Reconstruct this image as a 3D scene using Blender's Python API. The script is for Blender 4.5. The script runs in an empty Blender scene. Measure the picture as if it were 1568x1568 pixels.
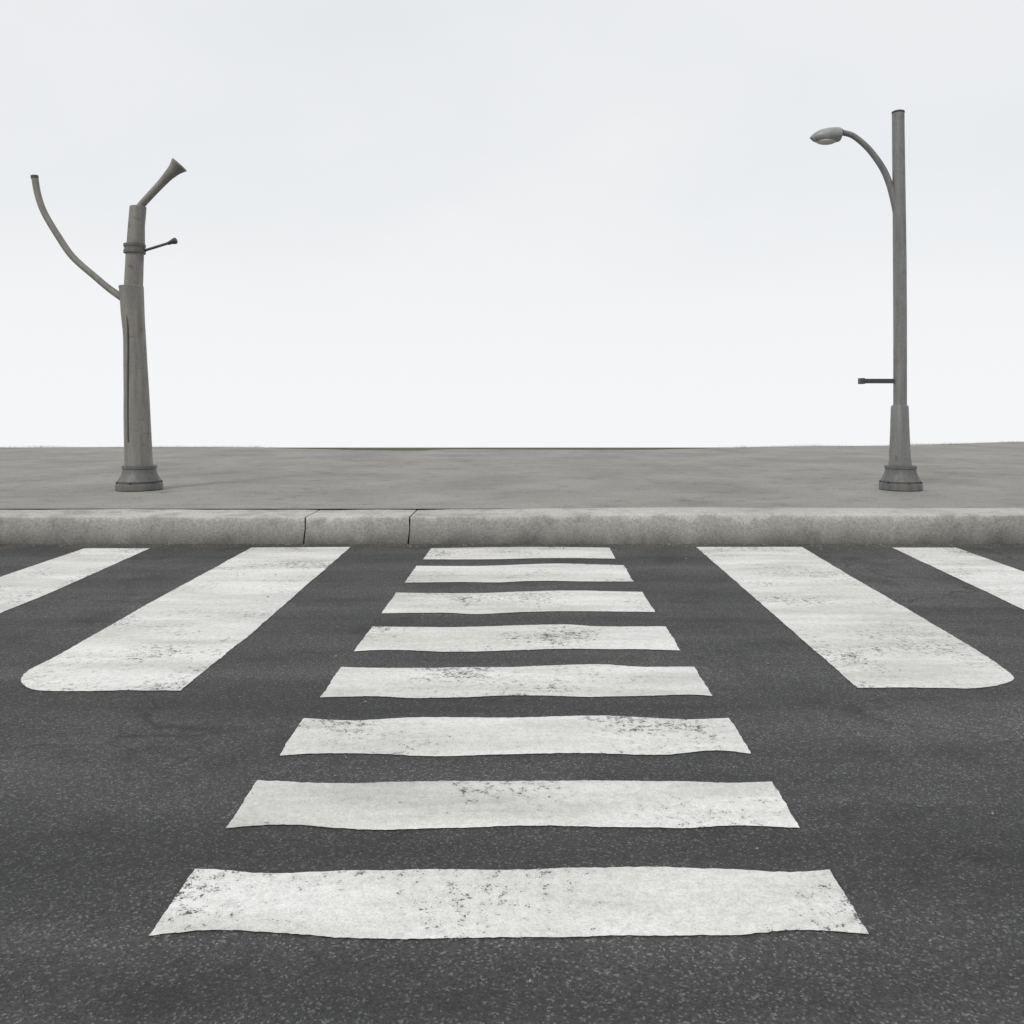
import bpy, bmesh, math, random
from mathutils import Vector, noise
random.seed(7)
scene=bpy.context.scene
F=1300.0; W=1568.0; HV=625.0; VX=803.0; EYE=1.5
ROADF=9.375           # kerb face
KH=0.31               # kerb height
KB=10.1               # kerb back
PY=12.5               # pole line

# ------------------------------------------------------------ materials
def newmat(name):
    m=bpy.data.materials.new(name); m.use_nodes=True
    nt=m.node_tree; b=nt.nodes['Principled BSDF']; return m,nt,b
def N(nt,t,**k):
    n=nt.nodes.new(t)
    for a,v in k.items(): setattr(n,a,v)
    return n
def pos(nt,scale=(1,1,1)):
    g=N(nt,'ShaderNodeNewGeometry'); mp=N(nt,'ShaderNodeMapping')
    mp.inputs['Scale'].default_value=scale
    nt.links.new(g.outputs['Position'],mp.inputs['Vector']); return mp.outputs['Vector']
def nz(nt,vec,scale,detail=4,rough=.55):
    n=N(nt,'ShaderNodeTexNoise'); n.inputs['Scale'].default_value=scale
    n.inputs['Detail'].default_value=detail; n.inputs['Roughness'].default_value=rough
    nt.links.new(vec,n.inputs['Vector']); return n.outputs['Fac']
def ramp(nt,fac,stops):
    r=N(nt,'ShaderNodeValToRGB'); e=r.color_ramp.elements
    while len(e)<len(stops): e.new(.5)
    for i,(p,c) in enumerate(stops):
        e[i].position=p; e[i].color=(c if isinstance(c,tuple) else (c,c,c))+(1,)
    nt.links.new(fac,r.inputs['Fac']); return r.outputs['Color']
def mix(nt,fac,a,b,mode='MIX'):
    m=N(nt,'ShaderNodeMix',data_type='RGBA',blend_type=mode)
    for s,v in ((m.inputs[0],fac),(m.inputs[6],a),(m.inputs[7],b)):
        if isinstance(v,(int,float)): s.default_value=v
        elif isinstance(v,tuple): s.default_value=v+(1,)
        else: nt.links.new(v,s)
    return m.outputs[2]
def mth(nt,op,a,b=None):
    m=N(nt,'ShaderNodeMath',operation=op)
    for i,v in enumerate((a,b)):
        if v is None: continue
        if isinstance(v,(int,float)): m.inputs[i].default_value=v
        else: nt.links.new(v,m.inputs[i])
    return m.outputs[0]
def bump(nt,b,h,strength,dist):
    n=N(nt,'ShaderNodeBump'); n.inputs['Strength'].default_value=strength
    n.inputs['Distance'].default_value=dist
    nt.links.new(h,n.inputs['Height']); nt.links.new(n.outputs['Normal'],b.inputs['Normal'])

def asphalt(nt):
    P=pos(nt)
    n0=nz(nt,P,.55,4)
    base=ramp(nt,n0,[(.3,(.038,.039,.041)),(.7,(.072,.071,.069))])
    streak=ramp(nt,nz(nt,pos(nt,(.10,1.3,1)),1.5,3),[(.35,.68),(.65,1.22)])
    c=mix(nt,1.0,base,streak,'MULTIPLY')
    v=N(nt,'ShaderNodeTexVoronoi'); v.inputs['Scale'].default_value=150
    nt.links.new(P,v.inputs['Vector'])
    sep=N(nt,'ShaderNodeSeparateColor'); nt.links.new(v.outputs['Color'],sep.inputs[0])
    ag=ramp(nt,sep.outputs[0],[(0,.5),(.5,.88),(.86,1.35),(1.0,3.4)])
    c=mix(nt,.85,c,ag,'MULTIPLY')
    st=ramp(nt,nz(nt,P,1.7,5,.65),[(.53,1.0),(.68,.60)])
    c=mix(nt,1.0,c,st,'MULTIPLY')
    ns=N(nt,'ShaderNodeTexNoise'); ns.inputs['Scale'].default_value=1.8; ns.inputs['Detail'].default_value=5
    nt.links.new(P,ns.inputs['Vector'])
    ad=N(nt,'ShaderNodeVectorMath',operation='MULTIPLY_ADD'); ad.inputs[1].default_value=(.9,.9,0)
    nt.links.new(ns.outputs['Color'],ad.inputs[0]); nt.links.new(P,ad.inputs[2])
    vc=N(nt,'ShaderNodeTexVoronoi',feature='DISTANCE_TO_EDGE'); vc.inputs['Scale'].default_value=.36
    nt.links.new(ad.outputs[0],vc.inputs['Vector'])
    crack=ramp(nt,vc.outputs['Distance'],[(.0,1.0),(.0042,0.0)])
    cm=ramp(nt,n0,[(.44,.0),(.52,.7)])
    crack=mix(nt,1.0,crack,cm,'MULTIPLY')
    c=mix(nt,crack,c,(.014,.014,.014))
    s=N(nt,'ShaderNodeSeparateXYZ'); nt.links.new(P,s.inputs[0])
    g=N(nt,'ShaderNodeMapRange'); g.inputs[1].default_value=ROADF-.55; g.inputs[2].default_value=ROADF
    nt.links.new(s.outputs[1],g.inputs[0])
    gd=mth(nt,'MULTIPLY',mth(nt,'POWER',g.outputs[0],1.7),ramp(nt,nz(nt,P,2.2,4),[(.3,.25),(.7,1.)]))
    c=mix(nt,mth(nt,'MULTIPLY',gd,.6),c,(.12,.108,.09))
    return c,v.outputs['Distance']
road_m,nt,b=newmat('asphalt'); c,h=asphalt(nt)
nt.links.new(c,b.inputs['Base Color']); b.inputs['Roughness'].default_value=.84; bump(nt,b,h,.85,.004)

paint_m,nt,b=newmat('worn_road_paint'); c,h=asphalt(nt); P=pos(nt)
w1=nz(nt,P,24,6,.78); w2=nz(nt,P,1.4,4,.6); w3=nz(nt,P,130,2,.6)
wear=mth(nt,'ADD',mth(nt,'ADD',mth(nt,'MULTIPLY',w1,.6),mth(nt,'MULTIPLY',w2,.55)),mth(nt,'MULTIPLY',w3,.4))
msk=ramp(nt,wear,[(.86,1.0),(.91,0.06)])
dirt=ramp(nt,nz(nt,pos(nt,(.22,1.0,1)),2.6,5,.65),[(.28,(.50,.495,.47)),(.62,(.80,.80,.78))])
dirt=mix(nt,.55,dirt,ramp(nt,w3,[(.3,.6),(.6,1.0)]),'MULTIPLY')
dirt=mix(nt,.5,dirt,ramp(nt,w1,[(.42,1.0),(.62,.72)]),'MULTIPLY')
nt.links.new(mix(nt,msk,c,dirt),b.inputs['Base Color']); b.inputs['Roughness'].default_value=.7
bump(nt,b,h,.5,.003)

def concrete(name,lo,hi,fine=60,blot=.66):
    m,nt,b=newmat(name); P=pos(nt)
    c=ramp(nt,nz(nt,P,.6,5,.6),[(.3,lo),(.7,hi)])
    c=mix(nt,.8,c,ramp(nt,nz(nt,P,fine,3,.7),[(.3,.62),(.7,1.28)]),'MULTIPLY')
    c=mix(nt,1.0,c,ramp(nt,nz(nt,P,2.6,6,.74),[(.53,1.0),(.70,blot)]),'MULTIPLY')
    nt.links.new(c,b.inputs['Base Color']); b.inputs['Roughness'].default_value=.88
    bump(nt,b,nz(nt,P,fine*2,2),.5,.004); return m
pave_m=concrete('pavement_concrete',(.20,.192,.178),(.30,.29,.27),fine=30,blot=.62)
kerb_m=concrete('kerb_concrete',(.37,.36,.34),(.52,.51,.475),fine=45)
nt=kerb_m.node_tree; b=nt.nodes['Principled BSDF']; src=b.inputs['Base Color'].links[0].from_socket
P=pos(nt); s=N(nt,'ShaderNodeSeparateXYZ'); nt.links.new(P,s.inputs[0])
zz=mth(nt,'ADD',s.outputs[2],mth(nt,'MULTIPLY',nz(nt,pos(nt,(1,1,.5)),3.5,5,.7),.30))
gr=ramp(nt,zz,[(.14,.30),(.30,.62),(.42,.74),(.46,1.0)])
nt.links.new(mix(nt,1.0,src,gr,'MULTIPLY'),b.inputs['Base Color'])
gap_m=concrete('joint_dirt',(.03,.028,.025),(.05,.046,.04))

soil_m,nt,b=newmat('grassy_ground'); P=pos(nt)
nt.links.new(ramp(nt,nz(nt,P,1.3,5,.7),[(.3,(.035,.055,.018)),(.55,(.07,.085,.03)),(.75,(.12,.10,.06))]),b.inputs['Base Color'])
b.inputs['Roughness'].default_value=.95
grass_m,nt,b=newmat('grass_blades'); P=pos(nt)
nt.links.new(ramp(nt,nz(nt,P,4,2),[(.3,(.05,.065,.03)),(.7,(.13,.125,.07))]),b.inputs['Base Color'])

def metal(name,lo,hi,rust=.3,rough=.5,met=.0):
    m,nt,b=newmat(name); P=pos(nt)
    c=ramp(nt,nz(nt,pos(nt,(5,5,.5)),2.2,4,.65),[(.3,lo),(.7,hi)])
    c=mix(nt,.6,c,ramp(nt,nz(nt,P,38,3,.7),[(.3,.75),(.7,1.15)]),'MULTIPLY')
    n7=nz(nt,P,7,6,.72)
    r=ramp(nt,n7,[(.58,0.),(.67,1.)])
    c=mix(nt,mth(nt,'MULTIPLY',r,rust),c,(.13,.065,.035))
    nt.links.new(c,b.inputs['Base Color']); b.inputs['Metallic'].default_value=met
    nt.links.new(ramp(nt,n7,[(.3,rough-.12),(.7,rough+.2)]),b.inputs['Roughness'])
    bump(nt,b,nz(nt,P,55,2),.25,.004); return m
pole_m=metal('weathered_grey_paint',(.12,.125,.125),(.21,.215,.21),.55,.42)
oldpole_m=metal('old_pole_paint',(.14,.136,.125),(.25,.24,.22),.65,.48)
base_m=metal('cast_base_paint',(.08,.085,.085),(.14,.14,.135),.6)
dark_m=metal('dark_steel',(.035,.035,.037),(.06,.06,.06),.4,.45)
head_m=metal('lamp_housing',(.22,.23,.23),(.32,.33,.33),.15,.35)
lens_m,nt,b=newmat('lamp_lens'); b.inputs['Base Color'].default_value=(.5,.5,.46,1)
b.inputs['Roughness'].default_value=.18

# ------------------------------------------------------------ helpers
def obj(name,me,mat,parent=None,smooth=False):
    o=bpy.data.objects.new(name,me); scene.collection.objects.link(o)
    if mat: me.materials.append(mat)
    if parent: o.parent=parent
    if smooth:
        for p in me.polygons: p.use_smooth=True
    return o
def pydata(name,v,f,mat,parent=None,smooth=False):
    me=bpy.data.meshes.new(name); me.from_pydata(v,[],f); me.update()
    bm=bmesh.new(); bm.from_mesh(me); bmesh.ops.recalc_face_normals(bm,faces=bm.faces); bm.to_mesh(me); bm.free()
    return obj(name,me,mat,parent,smooth)
def sharp(o,deg=35):
    m=o.modifiers.new('es','EDGE_SPLIT'); m.split_angle=math.radians(deg)
def loft(name,rings,mat,parent,seg=32,cap=True):
    v=[];f=[]
    for c,a,b_ in rings:
        for i in range(seg):
            t=2*math.pi*i/seg; v.append(c+a*math.cos(t)+b_*math.sin(t))
    for r in range(len(rings)-1):
        for i in range(seg):
            j=(i+1)%seg; f.append((r*seg+i,r*seg+j,(r+1)*seg+j,(r+1)*seg+i))
    if cap:
        f.append(tuple(range(seg))[::-1]); f.append(tuple((len(rings)-1)*seg+i for i in range(seg)))
    o=pydata(name,v,f,mat,parent,True); sharp(o); return o
def catmull(pts,n=8):
    out=[]
    for i in range(len(pts)-1):
        p0=pts[max(i-1,0)];p1=pts[i];p2=pts[i+1];p3=pts[min(i+2,len(pts)-1)]
        for k in range(n):
            t=k/n
            out.append([.5*((2*p1[d])+(-p0[d]+p2[d])*t+(2*p0[d]-5*p1[d]+4*p2[d]-p3[d])*t*t+(-p0[d]+3*p1[d]-3*p2[d]+p3[d])*t**3) for d in range(len(p1))])
    out.append(list(pts[-1])); return out
def tube(name,pts,mat,parent,seg=16,smoothpath=True):
    P=catmull(pts) if smoothpath else [list(p) for p in pts]
    rings=[]
    for i,p in enumerate(P):
        a=Vector(P[max(i-1,0)][:3]); b_=Vector(P[min(i+1,len(P)-1)][:3]); d=(b_-a).normalized()
        u=Vector((0,1,0)); w=d.cross(u).normalized(); u=w.cross(d).normalized()
        rings.append((Vector(p[:3]),w*p[3],u*p[3]))
    return loft(name,rings,mat,parent,seg)
S=PY/F
def X(u): return (u-VX)*S
def Z(v): return EYE-(v-HV)*S
def column(name,prof,mat,parent,seg=40,y=PY):
    r=[]
    for v,l,rr in prof:
        R=(rr-l)/2*S
        r.append((Vector((X((l+rr)/2),y,Z(v))),Vector((R,0,0)),Vector((0,R,0))))
    return loft(name,r,mat,parent,seg)
def G(u,v):
    d=EYE*F/(v-HV); return ((u-VX)/F*d,d)

# ------------------------------------------------------------ ground, road, pavement
edge_uv=[(0,685.5),(100,684.5),(350,684),(470,687),(630,690),(700,687.5),(950,688.5),(1050,687),(1180,683.5),(1350,682),(1450,679.5),(1568,676)]
edge_uv=[(-6000,686),(-400,685.5)]+catmull(edge_uv,5)+[(2200,677),(7000,680)]
edge=[]
for u,v in edge_uv:
    d=(EYE-KH)*F/(v-HV); edge.append(((u-VX)/F*d,d))
xs=[-400,-120,-60,-30,0,30,60,120,400]
rows=[(-400,-.03),(0,-.03),(33,-.03),(60,-3.2),(150,-14),(500,-60),(1500,-190),(3000,-400)]
v=[];f=[]
for y,z in rows:
    for x in xs: v.append((x*(1 if y<100 else 6),y,z))
n=len(xs)
for r in range(len(rows)-1):
    for i in range(n-1): f.append((r*n+i,r*n+i+1,(r+1)*n+i+1,(r+1)*n+i))
pydata('ground',v,f,soil_m)
pydata('road',[(-100,-6,0),(100,-6,0),(100,ROADF+.05,0),(-100,ROADF+.05,0)],[(0,1,2,3)],road_m)
v=[];f=[];k=len(edge)
for x,y in edge: v.append((x,KB+.05,KH-.012))
for x,y in edge: v.append((x,y,KH-.006))
for x,y in edge: v.append((x,y,-.2))
for i in range(k-1):
    f.append((i,i+1,k+i+1,k+i)); f.append((k+i,k+i+1,2*k+i+1,2*k+i))
pydata('pavement',v,f,pave_m)
# kerb stones
joints=[-100+3*i for i in range(31)]+[-7.0,-2.44,-1.284,7.4]+[10.4+3*i for i in range(30)]
bm=bmesh.new()
for a,b_ in zip(joints[:-1],joints[1:]):
    a+=.009; b_-=.009; ns=max(2,int((b_-a)/.2)); prev=None
    oz=random.uniform(-.003,.003)
    for i in range(ns+1):
        x=a+(b_-a)*i/ns
        dz=oz+.009*math.sin(x*.9)+.008*noise.noise(Vector((x*2,3,0)))+max(-.02,min(.02,x*.0035))
        dy=.012*noise.noise(Vector((x*1.3,9,0)))
        lean=.02+.004*noise.noise(Vector((x*6,2,0)))
        sk=.02 if abs(x+1.284)<.02 or abs(x+2.44)<.02 else 0
        ring=[]
        for (yy,z) in ((ROADF+dy,-.1),(ROADF+dy,.0),(ROADF+dy+.008,KH*.55),(ROADF+dy+lean,KH+dz-.030),(ROADF+dy+lean+.008,KH+dz-.009),(ROADF+dy+lean+.03,KH+dz),(KB-.03+dy,KH+dz),(KB+dy*.3,KH+dz-.016),(KB,-.1)):
            ring.append(bm.verts.new((x+(sk*math.sin(z*9) if z>0 else 0),yy,z)))
        if prev:
            for j in range(len(ring)-1): bm.faces.new((prev[j],ring[j],ring[j+1],prev[j+1]))
        if i in (0,ns): bm.faces.new(ring if i==0 else ring[::-1])
        prev=ring
bmesh.ops.recalc_face_normals(bm,faces=bm.faces)
me=bpy.data.meshes.new('kerb'); bm.to_mesh(me); bm.free()
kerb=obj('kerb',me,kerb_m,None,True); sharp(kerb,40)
pydata('kerb_bedding',[(-100,ROADF+.045,-.1),(100,ROADF+.045,-.1),(100,ROADF+.045,KH-.045),(-100,ROADF+.045,KH-.045),(-100,KB+.06,KH-.045),(100,KB+.06,KH-.045)],[(0,1,2,3),(3,2,5,4)],gap_m,kerb)

# ------------------------------------------------------------ markings
# each: far edge (left->right), near edge (right->left)
bars=[
 ([(297,1333),(350,1334),(420,1339),(560,1334),(780,1333),(960,1329),(1100,1333),(1200,1336),(1272,1333)],[(1329,1432),(1220,1426),(1120,1434),(950,1435),(650,1439),(540,1438),(360,1427),(300,1428),(230,1434)]),
 ([(395,1196),(520,1201),(640,1198),(980,1197),(1110,1200),(1182,1198)],[(1226,1269),(1120,1265),(1040,1269),(820,1266),(700,1269),(590,1272),(520,1270),(440,1264),(345,1269)]),
 ([(465,1101),(540,1104),(640,1100),(780,1100),(920,1097),(1050,1102),(1117,1100)],[(1150,1155),(1090,1151),(1000,1157),(860,1154),(680,1159),(530,1154),(427,1158)]),
 ([(521,1022),(600,1024),(700,1023),(800,1022),(905,1018),(980,1022),(1063,1022)],[(1091,1067),(1040,1065),(920,1068),(800,1066),(645,1070),(560,1067),(490,1069)]),
 ([(570,960),(700,961),(850,957),(920,960),(1019,960)],[(1043,997),(960,995),(840,995),(700,999),(600,996),(542,998)]),
 ([(607,908),(720,909),(860,905),(983,907)],[(1003,938),(930,937),(830,937),(730,941),(680,939),(584,940)]),
 ([(638,867),(740,867),(850,863.5),(955,866)],[(970,891),(900,891),(820,890),(760,892.5),(700,892),(619,893)]),
 ([(660,840),(800,838),(933,839)],[(942,856),(850,855),(750,857),(648,857)])]
bars=[catmull(a,6)+catmull(b_,6) for a,b_ in bars]
LC=catmull([(200,940),(105,995),(62,1018),(38,1032),(30,1043),(45,1055),(80,1059),(140,1059.5)],8)
RC=catmull([(1400,1054),(1480,1055),(1520,1052),(1545,1045),(1551,1038),(1540,1026),(1490,993),(1410,945)],8)
sides=[
 [(385,839),(295,888)]+LC+[(195,1058),(276,1059),(330,1014),(385,971),(455,909),(537,838)],
 [(1066,838),(1120,885),(1210,964),(1313,1054)]+RC+[(1330,899),(1228,838)],
 [(130,840),(0,884),(-500,1053),(-500,1157),(0,940),(80,907),(230,840)],
 [(1366,839),(1464,839),(1568,876),(2000,1026),(2000,1135),(1568,934)]]
def marking(poly,verts,faces):
    pts=[G(*p) for p in poly]; out=[]
    for i in range(len(pts)):
        a=pts[i]; b_=pts[(i+1)%len(pts)]; L=math.dist(a,b_); m=max(1,int(L/.012))
        for k2 in range(m):
            t=k2/m; x=a[0]+(b_[0]-a[0])*t; y=a[1]+(b_[1]-a[1])*t
            q=Vector((x*25,y*25,0)); q2=Vector((x*70,y*70,4)); q3=Vector((x*5,y*5,7))
            out.append((x+.004*noise.noise(q)+.003*noise.noise(q2)+.008*noise.noise(q3),y+.004*noise.noise(q+Vector((0,0,9)))+.003*noise.noise(q2+Vector((0,0,9)))+.008*noise.noise(q3+Vector((0,0,9))),.004))
    s=len(verts); verts+=out; faces.append(tuple(range(s,s+len(out))))
def markobj(name,polys):
    v=[];f=[]
    for p in polys: marking(p,v,f)
    o=pydata(name,v,f,paint_m)
    bm=bmesh.new(); bm.from_mesh(o.data)
    bmesh.ops.triangulate(bm,faces=bm.faces,ngon_method='EAR_CLIP')
    for fc in bm.faces:
        if fc.normal.z<0: fc.normal_flip()
    bm.to_mesh(o.data); bm.free()
markobj('crosswalk_marking',bars)
for s_ in sides: markobj('road_stripe',[s_])

# ------------------------------------------------------------ shared pole base
def base(parent,l,r,nl,nr):
    c=(l+r)/2; R=(r-l)/2; n_=(nr-nl)/2; g=748.8
    prof=[(g,R),(g-7,R),(g-9,R*.985),(g-10,R*.9),(g-13,R*.93),(g-16,R*.88),(g-21,R*.79),(g-26,R*.735),(g-31,R*.71),(g-32,R*.74),(g-36,R*.74),(g-37,n_+1)]
    column('base_flange',[(v,c-rr,c+rr) for v,rr in prof],base_m,parent)
    for i in range(6):
        a=math.radians(30+60*i); x=X(c)+math.cos(a)*R*.94*S; y=PY+math.sin(a)*R*.94*S
        z0=Z(g-9.5)
        loft('anchor_bolt_%d'%(i+1),[(Vector((x,y,z0-.03)),Vector((.015,0,0)),Vector((0,.015,0))),(Vector((x,y,z0+.025)),Vector((.015,0,0)),Vector((0,.015,0)))],dark_m,parent,6)
def empty(name):
    e=bpy.data.objects.new(name,None); scene.collection.objects.link(e); return e

# street lamp (right)
L=empty('street_lamp')
base(L,1348,1410,1362,1395)
column('lower_sleeve',[(714,1361.5,1395),(700,1362.5,1393.5),(660,1364,1391.5),(624,1365,1390.5),(621,1366,1389.5),(620,1368,1388)],pole_m,L)
column('shaft',[(622,1368.5,1388),(500,1368.5,1388),(400,1368,1387.5),(300,1367.3,1386),(200,1366.5,1384.5),(174,1366.3,1384.3),(172.5,1367.5,1383)],pole_m,L)
column('top_cap',[(173,1365.9,1384.7),(171,1365.9,1384.7),(170,1368,1382.5)],dark_m,L)
def T(pts): return [(X(u),PY,Z(v),r*S) for u,v,r in pts]
tube('lamp_arm',T([(1376,345,5),(1369,308,5.2),(1361,279,5),(1350,255,4.8),(1330,228,4.5),(1308,209,4.3),(1292,203.5,4.3),(1281,202.5,4.3)]),pole_m,L)
hp=[(1240,210.5,211.5),(1243,207,214),(1248,203,217),(1256,199,218.5),(1266,196.5,219),(1276,195.5,218.5),(1283,195.5,217),(1286,197,216),(1287,199,213)]
hp=catmull(hp,4)
rings=[]
for u,t,b_ in hp:
    R=(b_-t)/2*S; rings.append((Vector((X(u),PY,Z((t+b_)/2))),Vector((0,R*1.25+.002,0)),Vector((0,0,R))))
loft('lamp_head',rings,head_m,L,28)
rings=[]
for i in range(13):
    t=i/12; u=1249+t*32; R=max(.02,math.sqrt(max(0,1-(2*t-1)**2)))
    rings.append((Vector((X(u),PY,Z(215.5))),Vector((0,R*10*S,0)),Vector((0,0,R*6*S))))
loft('lens',rings,lens_m,L,24)
tube('arm_collar',T([(1284,202.8,6.0),(1289,203.3,6.0)]),dark_m,L,16,False)
def box(name,x0,x1,y0,y1,z0,z1,mat,parent,bev=.006):
    v=[(x,y,z) for x in(x0,x1) for y in(y0,y1) for z in(z0,z1)]
    f=[(0,1,3,2),(4,6,7,5),(0,4,5,1),(2,3,7,6),(0,2,6,4),(1,5,7,3)]
    o=pydata(name,v,f,mat,parent); m=o.modifiers.new('b','BEVEL'); m.width=bev; m.segments=2; return o
box('bracket_bar',X(1322),X(1371),PY-.03,PY+.03,Z(587),Z(580),dark_m,L)
box('bracket_end',X(1315.5),X(1323),PY-.05,PY+.05,Z(588),Z(579),dark_m,L)

# old pole (left)
Q=empty('utility_pole')
base(Q,180,247,193,233)
column('shaft',catmull([(714,192.5,233),(690,192,231.5),(640,191,229),(600,191,227),(560,190.5,224.5),(515,190,222),(490,187.5,220.5),(465,185.5,219.5),(450,184.5,219),(441,183.5,218.7)],3)+[(438.5,183.2,218.5),(437,191,218),(400,193,219),(388,193.5,219.5),(372,195,221),(345,197,221),(317,199.5,223.5),(316,201,222)],oldpole_m,Q)
column('clamp_band',[(388,192,221),(388,190.3,222),(384,190.3,222),(383,191.3,221.3),(379,191.3,221.3),(378,190.3,222),(374,190.3,222),(374,192,221)],base_m,Q)
tube('curved_arm',T([(200,466,5.5),(184,454,5.5),(166,441,5.2),(147,425,5),(112,394,5),(90,363,4.9),(68,326,4.8),(58,298,4.8),(53,270,5)]),oldpole_m,Q)
tube('arm_tip',T([(53.3,273,5.5),(52.8,269,5.5)]),dark_m,Q,16,False)
hpts=[(208,324,5.5),(220,310,5.5),(232,297,5.6),(246,282,6),(256,271,7),(263,264,8.2),(268,259,9.8),(272,255,12),(274.5,252.5,13.4)]
a=T(hpts); rings=[]
P_=catmull(a,4); d=(Vector(P_[-1][:3])-Vector(P_[0][:3])).normalized(); w=d.cross(Vector((0,1,0))).normalized(); u_=Vector((0,1,0))
for p in P_: rings.append((Vector(p[:3]),w*p[3],u_*p[3]))
e=Vector(P_[-1][:3])
rings.append((e+d*.01,w*13.0*S,u_*13.0*S))
rings.append((e-d*.03,w*10*S,u_*10*S)); rings.append((e-d*.12,w*6*S,u_*6*S)); rings.append((e-d*.2,w*3*S,u_*3*S))
loft('loudspeaker_horn',rings,oldpole_m,Q,28)
tube('side_rod',T([(212,386.5,2.1),(262,371,2.1)]),dark_m,Q,12,False)
tube('rod_insulator',T([(257,373,2.4),(262,370.8,3.2),(266,369.5,4.6),(269,368.5,5),(270.5,368,3.5)]),dark_m,Q,14,False)
cp=[]
for u,v,R in [(201,478,15.6),(203,500,16.5),(204,540,16.9),(204,600,18.0),(204.5,650,18.8),(205.5,676,19.3)]:
    cp.append((X(u),PY-R*.94*S,Z(v),1.6*S))
tube('cable_conduit',cp,dark_m,Q,10)

# ------------------------------------------------------------ low grass at the rear edge of the pavement
v=[];f=[]
def edge_y(x):
    for (x0,y0),(x1,y1) in zip(edge[:-1],edge[1:]):
        if x0<=x<=x1: return y0+(y1-y0)*(x-x0)/(x1-x0)
    return 26
for i in range(20000):
    x=random.uniform(-34,36); den=noise.noise(Vector((x*.5,0,5)))+.5*noise.noise(Vector((x*2,0,5)))
    y=edge_y(x)+random.uniform(.0,.4); top=KH+max(0.0,.016+.05*den)+random.uniform(-.015,.022)
    w_=random.uniform(.004,.009); lx=random.uniform(-.04,.04); s=len(v)
    v+=[(x-w_,y,-.05),(x+w_,y,-.05),(x+lx,y+random.uniform(-.03,.03),top)]; f.append((s,s+1,s+2))
me=bpy.data.meshes.new('grass'); me.from_pydata(v,[],f); obj('grass',me,grass_m)
v=[];f=[]
for i in range(2200):
    x=random.uniform(-9,9); y=ROADF-abs(random.gauss(0,.16))-.02
    if random.random()<.25: y=random.uniform(2,ROADF-.05)
    r=random.uniform(.002,.007) if random.random()<.97 else random.uniform(.008,.014)
    s=len(v); v+=[(x+r*math.cos(t)*random.uniform(.7,1.2),y+r*math.sin(t)*random.uniform(.7,1.2),.004) for t in (0,1.57,3.14,4.71)]+[(x,y,.004+r*.9)]
    f+=[(s,s+1,s+4),(s+1,s+2,s+4),(s+2,s+3,s+4),(s+3,s,s+4)]
me=bpy.data.meshes.new('gutter_gravel'); me.from_pydata(v,[],f); obj('gutter_gravel',me,pave_m)

# ------------------------------------------------------------ world + sun
EL=math.radians(42); ROT=math.radians(215)
w=bpy.data.worlds.new('World'); scene.world=w; w.use_nodes=True; nt=w.node_tree; bg=nt.nodes['Background']
tc=N(nt,'ShaderNodeTexCoord'); sp=N(nt,'ShaderNodeSeparateXYZ'); nt.links.new(tc.outputs['Generated'],sp.inputs[0])
zc=mth(nt,'MAXIMUM',sp.outputs[2],.015)
cb=N(nt,'ShaderNodeCombineXYZ'); nt.links.new(sp.outputs[0],cb.inputs[0]); nt.links.new(sp.outputs[1],cb.inputs[1]); nt.links.new(zc,cb.inputs[2])
sky=N(nt,'ShaderNodeTexSky',sky_type='NISHITA'); sky.sun_disc=False; sky.sun_elevation=EL; sky.sun_rotation=ROT
sky.air_density=1.0; sky.dust_density=2.5; sky.altitude=50
nt.links.new(cb.outputs[0],sky.inputs['Vector'])
den=mth(nt,'ADD',zc,.30)
cx=mth(nt,'DIVIDE',sp.outputs[0],den); cy=mth(nt,'DIVIDE',sp.outputs[1],den)
c2=N(nt,'ShaderNodeCombineXYZ'); nt.links.new(cx,c2.inputs[0]); nt.links.new(cy,c2.inputs[1])
n2=nz(nt,c2.outputs[0],.9,5,.5)
tone=ramp(nt,n2,[(.3,(8.3,8.5,8.75)),(.7,(9.4,9.45,9.5))])
over=mix(nt,.93,sky.outputs[0],tone)
hz=N(nt,'ShaderNodeMapRange'); hz.interpolation_type='SMOOTHSTEP'
hz.inputs[1].default_value=0.0; hz.inputs[2].default_value=.34; hz.inputs[3].default_value=1.0; hz.inputs[4].default_value=0.0
nt.links.new(sp.outputs[2],hz.inputs[0])
nt.links.new(mix(nt,hz.outputs[0],over,(9.3,9.4,9.5)),bg.inputs['Color']); bg.inputs['Strength'].default_value=.098
sl=bpy.data.lights.new('sun','SUN'); sl.energy=1.5; sl.angle=math.radians(12); sl.color=(1,.96,.9)
so=bpy.data.objects.new('sun',sl); scene.collection.objects.link(so)
dv=Vector((math.sin(ROT)*math.cos(EL),math.cos(ROT)*math.cos(EL),math.sin(EL)))
so.rotation_euler=dv.to_track_quat('Z','Y').to_euler()

# ------------------------------------------------------------ camera
cd=bpy.data.cameras.new('camera'); cam=bpy.data.objects.new('camera',cd); scene.collection.objects.link(cam)
cam.location=(0,0,EYE); cam.rotation_euler=(math.radians(90),0,0)
cd.sensor_width=36; cd.lens=36*F/W; cd.shift_y=-(W/2-HV)/W; cd.shift_x=-(VX-W/2)/W
cd.clip_end=8000; cd.clip_start=.05; scene.camera=cam
scene.view_settings.view_transform='Standard'; scene.view_settings.look='None'; scene.view_settings.exposure=0
